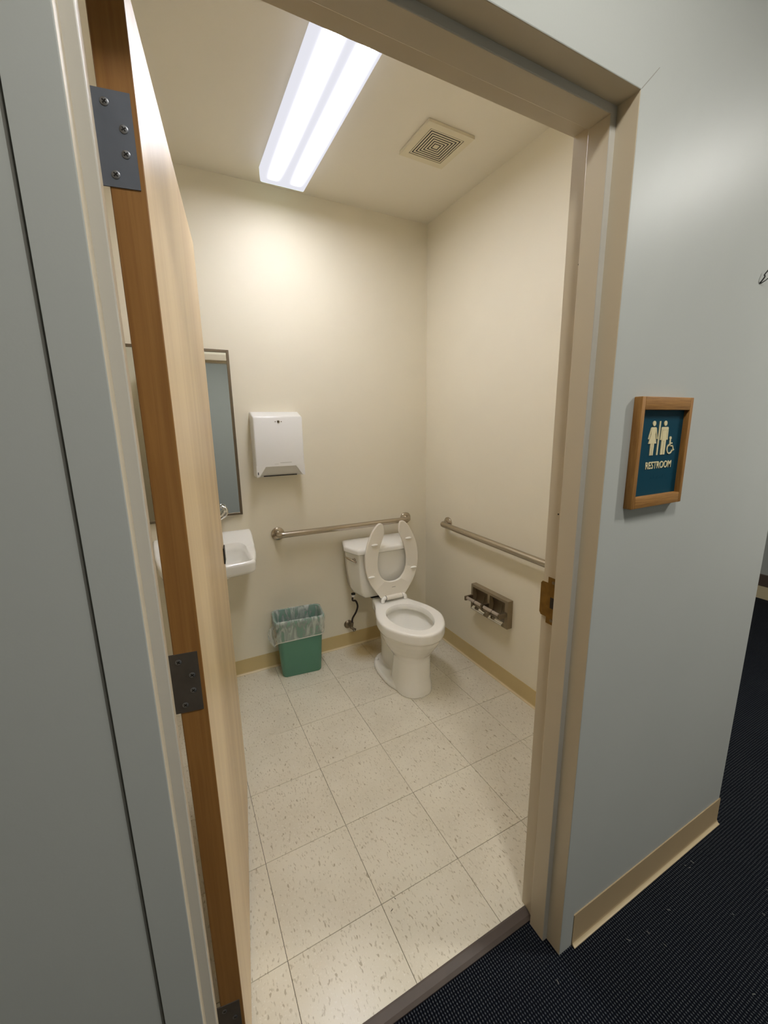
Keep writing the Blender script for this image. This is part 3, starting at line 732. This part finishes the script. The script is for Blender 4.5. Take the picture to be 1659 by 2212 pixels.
for t, k in ((0, 0.7), (0.004, 1.0), (0.011, 1.0), (0.014, 0.6)): rr.append([c0 + ax * t + (u * 1.0 * math.cos(a) + v * 0.62 * math.sin(a)) * 0.017 * k for a in [2 * PI * i / 20 for i in range(20)]])
loft(bm, rr); link('handle', bm, 'dsteel', sv, smooth=True, angle=50)
tx, ty, tz = 0.706 - 0.135 - 0.522, 1.515 - 0.085 - YB, 0.4245 - 0.165
bm = bmesh.new(); tube(bm, catmull([(0.012, -0.046, 0.026), (0.016, -0.048, 0.060), (0.040, -0.055, 0.105), (0.048, -0.065, 0.150), (0.030, -0.078, 0.195), (-0.004 + tx * 0.1, ty + 0.006, 0.215), (tx * 0.1, ty, 0.262)], 8), 0.0062, 12); link('hose', bm, 'hose', sv, smooth=True, angle=60)
bm = bmesh.new(); tube(bm, [(tx * 0.1, ty, 0.240), (tx * 0.1, ty, 0.258)], 0.0115, 12); link('coupling_nut', bm, 'white', sv)
bm = bmesh.new(); tube(bm, [(tx * 0.1, ty, 0.256), (tx * 0.1, ty, 0.264)], 0.014, 12); link('washer', bm, 'black', sv)

# ------------------------------------------------------------------ toilet paper holder
th_ = thing('toilet_paper_holder', 'empty double steel toilet paper holder on the right wall below the grab bar', 'holder', (XW, 0.797, 0.462))
bm = bmesh.new(); hw, hh, dp = 0.158, 0.083, 0.036
box(bm, -dp, -dp + 0.004, -hw, hw, -hh, hh)     # front face placeholder, cut below
bm.free(); bm = bmesh.new()
def ybox(y0, y1, z0, z1, x0=-dp, x1=0.0): box(bm, x0, x1, y0, y1, z0, z1)
ybox(-hw, hw, hh - 0.016, hh); ybox(-hw, hw, -hh, -hh + 0.030); ybox(-hw, -hw + 0.024, -hh + 0.030, hh - 0.016); ybox(hw - 0.016, hw, -hh + 0.030, hh - 0.016); ybox(-0.009, 0.009, -hh + 0.030, hh - 0.016)
link('surround', bm, 'holder', th_)
for s in (-1, 1):
    bm = bmesh.new(); n = 10; y0, y1 = (0.009, hw - 0.016) if s > 0 else (-hw + 0.016, -0.009)
    prf = [(-0.004 - 0.020 * (1 - math.sin(PI * k / n)) , -hh + 0.030 + (2 * hh - 0.046) * k / n) for k in range(n + 1)]
    loft(bm, [[(x, y0, z) for x, z in prf] + [(-0.001, y0, hh - 0.016), (-0.001, y0, -hh + 0.030)], [(x, y1, z) for x, z in prf] + [(-0.001, y1, hh - 0.016), (-0.001, y1, -hh + 0.030)]]); link('recess', bm, 'dsteel', th_, smooth=True, angle=40)
    bm = bmesh.new(); yc = (y0 + y1) / 2
    tube(bm, [(-dp - 0.0005, yc - 0.003, -hh + 0.030), (-0.006, yc - 0.003, 0.0), (-0.006, yc - 0.003, hh - 0.02)], 0.0015, 6); link('spring_wire', bm, 'steel', th_)
    # roller and its lower fixed hood
    bm = bmesh.new(); X = -dp - 0.044; Z = 0.004; tube(bm, [(X, yc - 0.064, Z), (X, yc + 0.064, Z)], 0.0100, 16); ro = link('roller', bm, 'roller', th_, smooth=True, angle=50)
    bm = bmesh.new(); tube(bm, [(X, yc - 0.010, Z), (X, yc - 0.007, Z)], 0.0104, 16); link('roller_joint', bm, 'black', ro)
    bm = bmesh.new()
    rr = []
    for y in (yc - 0.055, yc + 0.055):
        rr.append([(-dp - 0.020 * math.sin(PI * k / 10) - 0.0, y, -hh + 0.030 - 0.030 * k / 10 + 0.003) for k in range(11)])
    loft(bm, rr); link('lower_hood', bm, 'chrome', th_, smooth=True, angle=50)
for y in (hw - 0.012, 0.0, -hw + 0.012):
    bm = bmesh.new(); box(bm, -dp - 0.058, -dp + 0.001, y - 0.007, y + 0.007, -0.012, 0.016, bev=0.003); link('arm', bm, 'dsteel', th_)

# ------------------------------------------------------------------ wall-hung sink and faucet
sk = thing('sink', 'white china wall-hung sink on the back wall, half hidden by the door', 'sink', (-0.330, YB, 0.0))
def sink_ring(hb, hf, d0, d1, z, r=0.05, n=6, bow=0.012):
    """trapezoid with rounded front corners; hb half width at wall, hf at front"""
    pts = [(-hb, -d0, z)]
    for k in range(1, 14):
        t = k / 14; pts.append((-(hb + (hf - hb) * t ** 2.0), -(d0 + (d1 - r - d0) * t), z))
    for k in range(n + 1):
        a = math.radians(180 + 90 * k / n); pts.append((-hf + r + r * math.cos(a), -(d1 - r) + r * math.sin(a), z))
    for k in range(1, 8):
        t = k / 8; pts.append((-hf + r + (2 * hf - 2 * r) * t, -d1 - bow * math.sin(PI * t), z))
    for k in range(n + 1):
        a = math.radians(270 + 90 * k / n); pts.append((hf - r + r * math.cos(a), -(d1 - r) + r * math.sin(a), z))
    for k in range(13, 0, -1):
        t = k / 14; pts.append(((hb + (hf - hb) * t ** 2.0), -(d0 + (d1 - r - d0) * t), z))
    pts.append((hb, -d0, z)); return pts
bm = bmesh.new()
loft(bm, [sink_ring(0.08, 0.06, 0.002, 0.20, 0.700, 0.03), sink_ring(0.12, 0.10, 0.002, 0.30, 0.745, 0.05), sink_ring(0.205, 0.165, 0.002, 0.410, 0.792, 0.05), sink_ring(0.243, 0.198, 0.002, 0.434, 0.803, 0.045), sink_ring(0.252, 0.205, 0.002, 0.440, 0.812, 0.04), sink_ring(0.254, 0.207, 0.002, 0.442, 0.856, 0.04), sink_ring(0.249, 0.201, 0.002, 0.435, 0.866, 0.038)] + [[(x * k, -0.22 + (y + 0.22) * k, 0.866) for x, y, z in sink_ring(0.249, 0.201, 0.002, 0.435, 0.866, 0.038)] for k in (0.95, 0.88, 0.8, 0.7, 0.6, 0.5, 0.4, 0.3, 0.2, 0.1, 0.03)])
def lift(v):
    """the rim sweeps up towards the wall"""
    d = -v.co.y; t = max(0.0, min(1.0, (0.17 - d) / 0.165)); u_ = max(0.0, min(1.0, (v.co.z - 0.80) / 0.055))
    v.co.z += 0.064 * (t * t * (3 - 2 * t)) * u_
for v in bm.verts: lift(v)
basin = link('basin', bm, 'china', sk, smooth=True)
cb = bmesh.new()
loft(cb, [rrect(0.06, 0.05, 0.04, 0.745, 0, -0.26), rrect(0.125, 0.098, 0.05, 0.755, 0, -0.265), rrect(0.165, 0.128, 0.06, 0.800, 0, -0.272), rrect(0.183, 0.142, 0.06, 0.845, 0, -0.275), rrect(0.188, 0.147, 0.06, 0.856, 0, -0.275), rrect(0.200, 0.157, 0.045, 0.866, 0, -0.270), rrect(0.204, 0.163, 0.04, 0.885, 0, -0.263), rrect(0.206, 0.167, 0.04, 0.95, 0, -0.259)])
for v in cb.verts:
    if v.co.z > 0.85: v.co.z += 0.0; lift(v)
bmesh.ops.recalc_face_normals(cb, faces=cb.faces)
remesh_cut(basin, cb, 0.0042, 10)
bm = bmesh.new(); tube2(bm, [((0, -0.265, 0.7448), 0.026), ((0, -0.265, 0.7475), 0.025), ((0, -0.265, 0.748), 0.018)], 20); link('drain', bm, 'chrome', sk)
bm = bmesh.new(); tube(bm, bend([(0, -0.262, 0.70), (0, -0.262, 0.50), (0, -0.16, 0.50), (0, -0.16, 0.60), (0, -0.005, 0.60)], 0.04), 0.016, 14); link('drain_trap', bm, 'chrome', sk, smooth=True, angle=50)

fc = thing('faucet', 'chrome faucet with curved blade handles on the back ledge of the sink', 'faucet', (-0.330, YB - 0.045, 0.9290))
bm = bmesh.new(); loft(bm, [rrect(0.078, 0.020, 0.018, 0.0), rrect(0.078, 0.020, 0.018, 0.010), rrect(0.070, 0.014, 0.013, 0.018)]); link('base', bm, 'chrome', fc, smooth=True, angle=40)
bm = bmesh.new(); tube(bm, catmull([(0, 0, 0.015), (0, 0, 0.12), (0, -0.02, 0.19), (0, -0.07, 0.215), (0, -0.115, 0.18), (0, -0.118, 0.15)], 6), 0.010, 14); link('spout', bm, 'chrome', fc, smooth=True, angle=60)
for s in (-1, 1):
    bm = bmesh.new(); tube2(bm, [((s * 0.052, 0, 0.016), 0.016), ((s * 0.052, 0, 0.05), 0.013), ((s * 0.054, 0.0, 0.075), 0.010), ((s * 0.058, 0.0, 0.094), 0.010)], 14)
    path = catmull([(s * 0.055, 0.0, 0.088), (s * 0.085, -0.004, 0.090), (s * 0.110, -0.006, 0.104), (s * 0.124, -0.004, 0.128), (s * 0.116, 0.000, 0.148), (s * 0.098, 0.002, 0.152)], 6)
    tube(bm, path, [0.0105] * 6 + [0.013] * 6 + [0.0145] * 6 + [0.0125] * 6 + [0.009] * 6 + [0.006], 12)
    link('blade_handle', bm, 'chrome', fc, smooth=True, angle=60)

# ------------------------------------------------------------------ waste bin and liner
CB = (0.148, 1.425)
cn = thing('trash_can', 'rectangular green plastic trash can standing below the towel dispenser', 'trash can', (CB[0], CB[1], 0.0), math.radians(-7.0))
bm = bmesh.new()
o_ = [rrect(0.116, 0.068, 0.022, 0.0), rrect(0.120, 0.072, 0.026, 0.008), rrect(0.137, 0.085, 0.030, 0.30), rrect(0.141, 0.088, 0.032, 0.348), rrect(0.150, 0.096, 0.036, 0.352), rrect(0.152, 0.098, 0.036, 0.372), rrect(0.150, 0.096, 0.036, 0.378), rrect(0.143, 0.089, 0.032, 0.378), rrect(0.139, 0.086, 0.031, 0.350), rrect(0.117, 0.069, 0.024, 0.012)]
loft(bm, o_); link('bin_body', bm, 'canm', cn, smooth=True, angle=40)
ln = thing('bin_liner', 'clear plastic liner folded over the rim of the green trash can', 'bag', (CB[0], CB[1], 0.0), math.radians(-7.0))
bm = bmesh.new(); n6 = 16; rings = []
lv = [(0.118, 0.070, 0.03, -1), (0.130, 0.080, 0.20, -1), (0.1365, 0.0825, 0.34, -1), (0.1405, 0.0865, 0.380, 0), (0.1465, 0.0925, 0.3835, 0), (0.1535, 0.0995, 0.380, 0), (0.1550, 0.1010, 0.366, 0), (0.1545, 0.1005, 0.350, 1), (0.1515, 0.0975, 0.33, 1), (0.1500, 0.0960, 0.30, 1), (0.1480, 0.0945, 0.275, 1), (0.1460, 0.0925, 0.258, 2)]
for li, (hx_, hy_, z, k) in enumerate(lv):
    rg = rrect(hx_, hy_, 0.034, z, n=n6); out = []
    m_ = len(rg)
    for i, p in enumerate(rg):
        nn = Vector((p.x / hx_, p.y / hy_, 0)).normalized(); q = p.copy()
        w1 = noise.noise(Vector((p.x * 26, p.y * 26, z * 9 + 3)))
        if k == -1: q -= nn * (0.004 + 0.004 * abs(w1))
        if k >= 1: q += nn * (0.0025 * abs(w1) + 0.0008)
        if k == 2: q.z += 0.010 * noise.noise(Vector((p.x * 9, p.y * 9, 7)))
        if k >= 1:
            # gathered slack hanging at the left corner
            a = math.atan2(p.y + 0.03, p.x); g = math.exp(-((a - PI if a > 0 else a + PI) / 0.35) ** 2)
            q += Vector((-1, 0, 0)) * 0.022 * g * math.sin(PI * min(1, (li - 6) / 6.0)); q.z -= (0.05 * g if k == 2 else 0)
        out.append(q)
    rings.append(out)
hem = [p + Vector((p.x, p.y, 0)).normalized() * 0.0006 for p in rings[-1]]
loft(bm, rings, False, False); link('film', bm, 'liner', ln, smooth=True)
bm = bmesh.new(); hr = [[h + Vector((h.x, h.y, 0)).normalized() * a + Vector((0, 0, b)) for h in hem] for a, b in ((0, 0.003), (0.0008, 0.0015), (0.0008, -0.0015), (0, -0.003))]
loft(bm, hr, False, False); link('hem', bm, 'hem', ln, smooth=True)
bm = bmesh.new(); tube(bm, catmull([(-0.150, -0.05, 0.345), (-0.172, -0.045, 0.315), (-0.178, -0.04, 0.275), (-0.166, -0.045, 0.235), (-0.152, -0.05, 0.205)], 5), [0.004 + 0.010 * math.sin(PI * i / 20) for i in range(21)], 10); link('gathered_slack', bm, 'liner', ln, smooth=True)

# ------------------------------------------------------------------ restroom sign
sg_ = thing('restroom_sign', 'oak-framed teal restroom sign with pictograms on the blue-grey hall wall', 'sign', (0.487, YH + 0.0015, 1.311))
SW, SH, ST = 0.204, 0.2545, 0.0195
sw_, rt_, rb_ = 0.0135, 0.029, 0.026
for (x0, x1, z0, z1, mt) in ((0, sw_, 0, SH, 'oakv'), (SW - 0.012, SW, 0, SH, 'oakv'), (sw_, SW - 0.012, SH - rt_, SH, 'oakh'), (sw_, SW - 0.012, 0, rb_, 'oakh')):
    bm = bmesh.new(); box(bm, x0, x1, -ST, 0, z0, z1, bev=0.0016, seg=2); link('frame_rail', bm, mt, sg_, smooth=True, angle=40)
bm = bmesh.new(); box(bm, sw_ - 0.001, SW - 0.011, -0.0070, -0.0005, rb_ - 0.001, SH - rt_ + 0.001); link('panel', bm, 'teal', sg_)
PY0, PY1 = -0.0068, -0.0086
def glyph(name, polys, parent=sg_):
    bm = bmesh.new()
    for poly in polys:
        A = sum(poly[i - 1][0] * poly[i][1] - poly[i][0] * poly[i - 1][1] for i in range(len(poly)))
        if A < 0: poly = poly[::-1]
        a = [bm.verts.new((x, PY0, z)) for x, z in poly]; b = [bm.verts.new((x, PY1, z)) for x, z in poly]; n = len(poly)
        for i in range(n): j = (i + 1) % n; bm.faces.new((a[i], a[j], b[j], b[i]))
        f = bm.faces.new(b); bmesh.ops.triangulate(bm, faces=[f], ngon_method='EAR_CLIP')
    return link(name, bm, 'ivory', parent)
def circ(cx, cz, r, n=20): return [(cx + r * math.cos(2 * PI * i / n), cz + r * math.sin(2 * PI * i / n)) for i in range(n)]
# coordinates in the sign's own frame (x across, z up); x0 = woman, x1 = man
wx, mx, dx_ = 0.0735, 0.1185, 0.0965
zt = 0.201      # crown height
def q4(*p): return list(p)
glyph('woman_pictogram', [circ(wx, 0.1952, 0.0060),
    [(wx - 0.0080, 0.1868), (wx + 0.0080, 0.1868), (wx + 0.0105, 0.1845), (wx + 0.0078, 0.1700), (wx - 0.0078, 0.1700), (wx - 0.0105, 0.1845)],
    [(wx - 0.0078, 0.1702), (wx + 0.0078, 0.1702), (wx + 0.0150, 0.1490), (wx - 0.0150, 0.1490)],
    q4((wx - 0.0105, 0.1850), (wx - 0.0088, 0.1810), (wx - 0.0150, 0.1590), (wx - 0.0180, 0.1600)),
    q4((wx + 0.0105, 0.1850), (wx + 0.0088, 0.1810), (wx + 0.0150, 0.1590), (wx + 0.0180, 0.1600)),
    [(wx - 0.0070, 0.1492), (wx - 0.0008, 0.1492), (wx - 0.0012, 0.1215), (wx - 0.0062, 0.1215)], [(wx + 0.0008, 0.1492), (wx + 0.0070, 0.1492), (wx + 0.0062, 0.1215), (wx + 0.0012, 0.1215)]])
glyph('man_pictogram', [circ(mx, 0.1952, 0.0060),
    [(mx - 0.0112, 0.1868), (mx + 0.0112, 0.1868), (mx + 0.0138, 0.1845), (mx + 0.0088, 0.1790), (mx - 0.0088, 0.1790), (mx - 0.0138, 0.1845)],
    q4((mx - 0.0088, 0.1792), (mx + 0.0088, 0.1792), (mx + 0.0088, 0.1540), (mx - 0.0088, 0.1540)),
    q4((mx - 0.0138, 0.1848), (mx - 0.0102, 0.1810), (mx - 0.0108, 0.1565), (mx - 0.0146, 0.1565)),
    q4((mx + 0.0138, 0.1848), (mx + 0.0102, 0.1810), (mx + 0.0108, 0.1565), (mx + 0.0146, 0.1565)),
    q4((mx - 0.0088, 0.1542), (mx - 0.0008, 0.1542), (mx - 0.0012, 0.1216), (mx - 0.0084, 0.1216)),
    q4((mx + 0.0008, 0.1542), (mx + 0.0088, 0.1542), (mx + 0.0084, 0.1216), (mx + 0.0012, 0.1216))])
glyph('divider', [[(dx_ - 0.0022, 0.2005), (dx_ + 0.0022, 0.2005), (dx_ + 0.0022, 0.1215), (dx_ - 0.0022, 0.1215)]])
cx_, cz_ = 0.1475, 0.1345
def ap(a_, r_): a_ = math.radians(a_); return (cx_ + r_ * math.cos(a_), cz_ + r_ * math.sin(a_))
wheel = [[ap(a_, 0.0126), ap(a_ + 11.35, 0.0126), ap(a_ + 11.35, 0.0096), ap(a_, 0.0096)] for a_ in [118 + 11.35 * i for i in range(20)]]
glyph('wheelchair_pictogram', wheel + [circ(0.1455, 0.1600, 0.0040),
    q4((0.1434, 0.1560), (0.1478, 0.1560), (0.1482, 0.1402), (0.1438, 0.1402)),
    q4((0.1478, 0.1492), (0.1560, 0.1492), (0.1560, 0.1464), (0.1478, 0.1464)),
    q4((0.1440, 0.1430), (0.1590, 0.1430), (0.1576, 0.1400), (0.1440, 0.1400)),
    q4((0.1562, 0.1430), (0.1592, 0.1430), (0.1640, 0.1312), (0.1612, 0.1300)),
    q4((0.1618, 0.1312), (0.1655, 0.1334), (0.1668, 0.1312), (0.1622, 0.1288))])
tcv = bpy.data.curves.new('lettering', 'FONT'); tcv.body = 'RESTROOM'; tcv.size = 0.0238; tcv.extrude = 0.0006; tcv.align_x = 'CENTER'; tcv.offset = 0.00025; tcv.resolution_u = 3
to = bpy.data.objects.new('lettering_curve', tcv); C.objects.link(to); dg = bpy.context.evaluated_depsgraph_get()
tm = bpy.data.meshes.new_from_object(to.evaluated_get(dg)); bpy.data.objects.remove(to)
tm.transform(Matrix.Translation((0.1095, -0.0076, 0.0895)) @ Matrix.Rotation(PI / 2, 4, 'X') @ Matrix.Diagonal((0.86, 1.0, 1.0, 1)))
tm.materials.clear(); tm.materials.append(M['ivory']); lo = bpy.data.objects.new('lettering', tm); C.objects.link(lo); lo.parent = sg_
bm = bmesh.new()
for i, x in enumerate([0.082, 0.0875, 0.0955, 0.101, 0.1085, 0.114, 0.121, 0.1265, 0.133]):
    for k in range(1 + i % 3): disc(bm, (x, -0.0069, 0.066 + 0.0026 * k), (0, -1, 0), 0.0008, 0.0005, 6)
link('braille_dots', bm, 'teal', sg_)

# bent wire left in the wall, far right
bm = bmesh.new()
tube(bm, catmull([(0.0, -0.001, -0.010), (0.004, -0.008, 0.004), (0.006, -0.006, 0.010), (0.014, -0.010, 0.022)], 5), 0.0016, 8)
tube(bm, [(0.004, -0.001, -0.010), (0.010, -0.008, -0.004), (0.015, -0.014, 0.004)], 0.0012, 8)
tag(link('wall_hook', bm, 'black', loc=(0.963, YH + 0.0015, 1.868), smooth=True), 'small bent black wire hook in the grey hall wall, upper right', 'hook')

# ------------------------------------------------------------------ bits of litter
def splinter(x, y, L, rz, w, lab):
    bm = bmesh.new(); loft(bm, [[(-L / 2, -w * .3, 0), (-L / 2, w * .3, 0), (-L / 2, 0, w * .5)], [(0, -w / 2, 0), (0, w / 2, 0), (0, 0, w)], [(L / 2, -w * .3, 0), (L / 2, w * .3, 0), (L / 2, 0, w * .5)]])
    o = link('debris', bm, 'black', loc=(x, y, 0.0003)); o.rotation_euler = (0, 0, rz); tag(o, lab, 'debris')
splinter(0.022, -0.030, 0.010, 0.35, 0.002, 'black sliver lying flat on the tile near the threshold')
splinter(0.047, -0.006, 0.006, 1.9, 0.002, 'short black crumb just beyond the sliver on the tile')
bm = bmesh.new(); rnd = random.Random(3)
for i in range(26):
    x, y = rnd.uniform(-0.2, 1.2), rnd.uniform(-0.75, -0.30)
    if x < XR + 0.06 and y > -0.29: continue
    if y > YH - 0.02 and x > XR: y -= 0.08
    a = rnd.uniform(0, PI); L = rnd.uniform(0.002, 0.006); d = Vector((math.cos(a), math.sin(a), 0)) * L
    p = Vector((x, y, ZH + 0.0012)); tube(bm, [p - d, p + Vector((0, 0, 0.0006)), p + d * 0.8], 0.0006, 4)
o = link('lint', bm, 'lint'); o['kind'] = 'stuff'; tag(o, 'scattered pale lint specks on the navy carpet', 'lint')
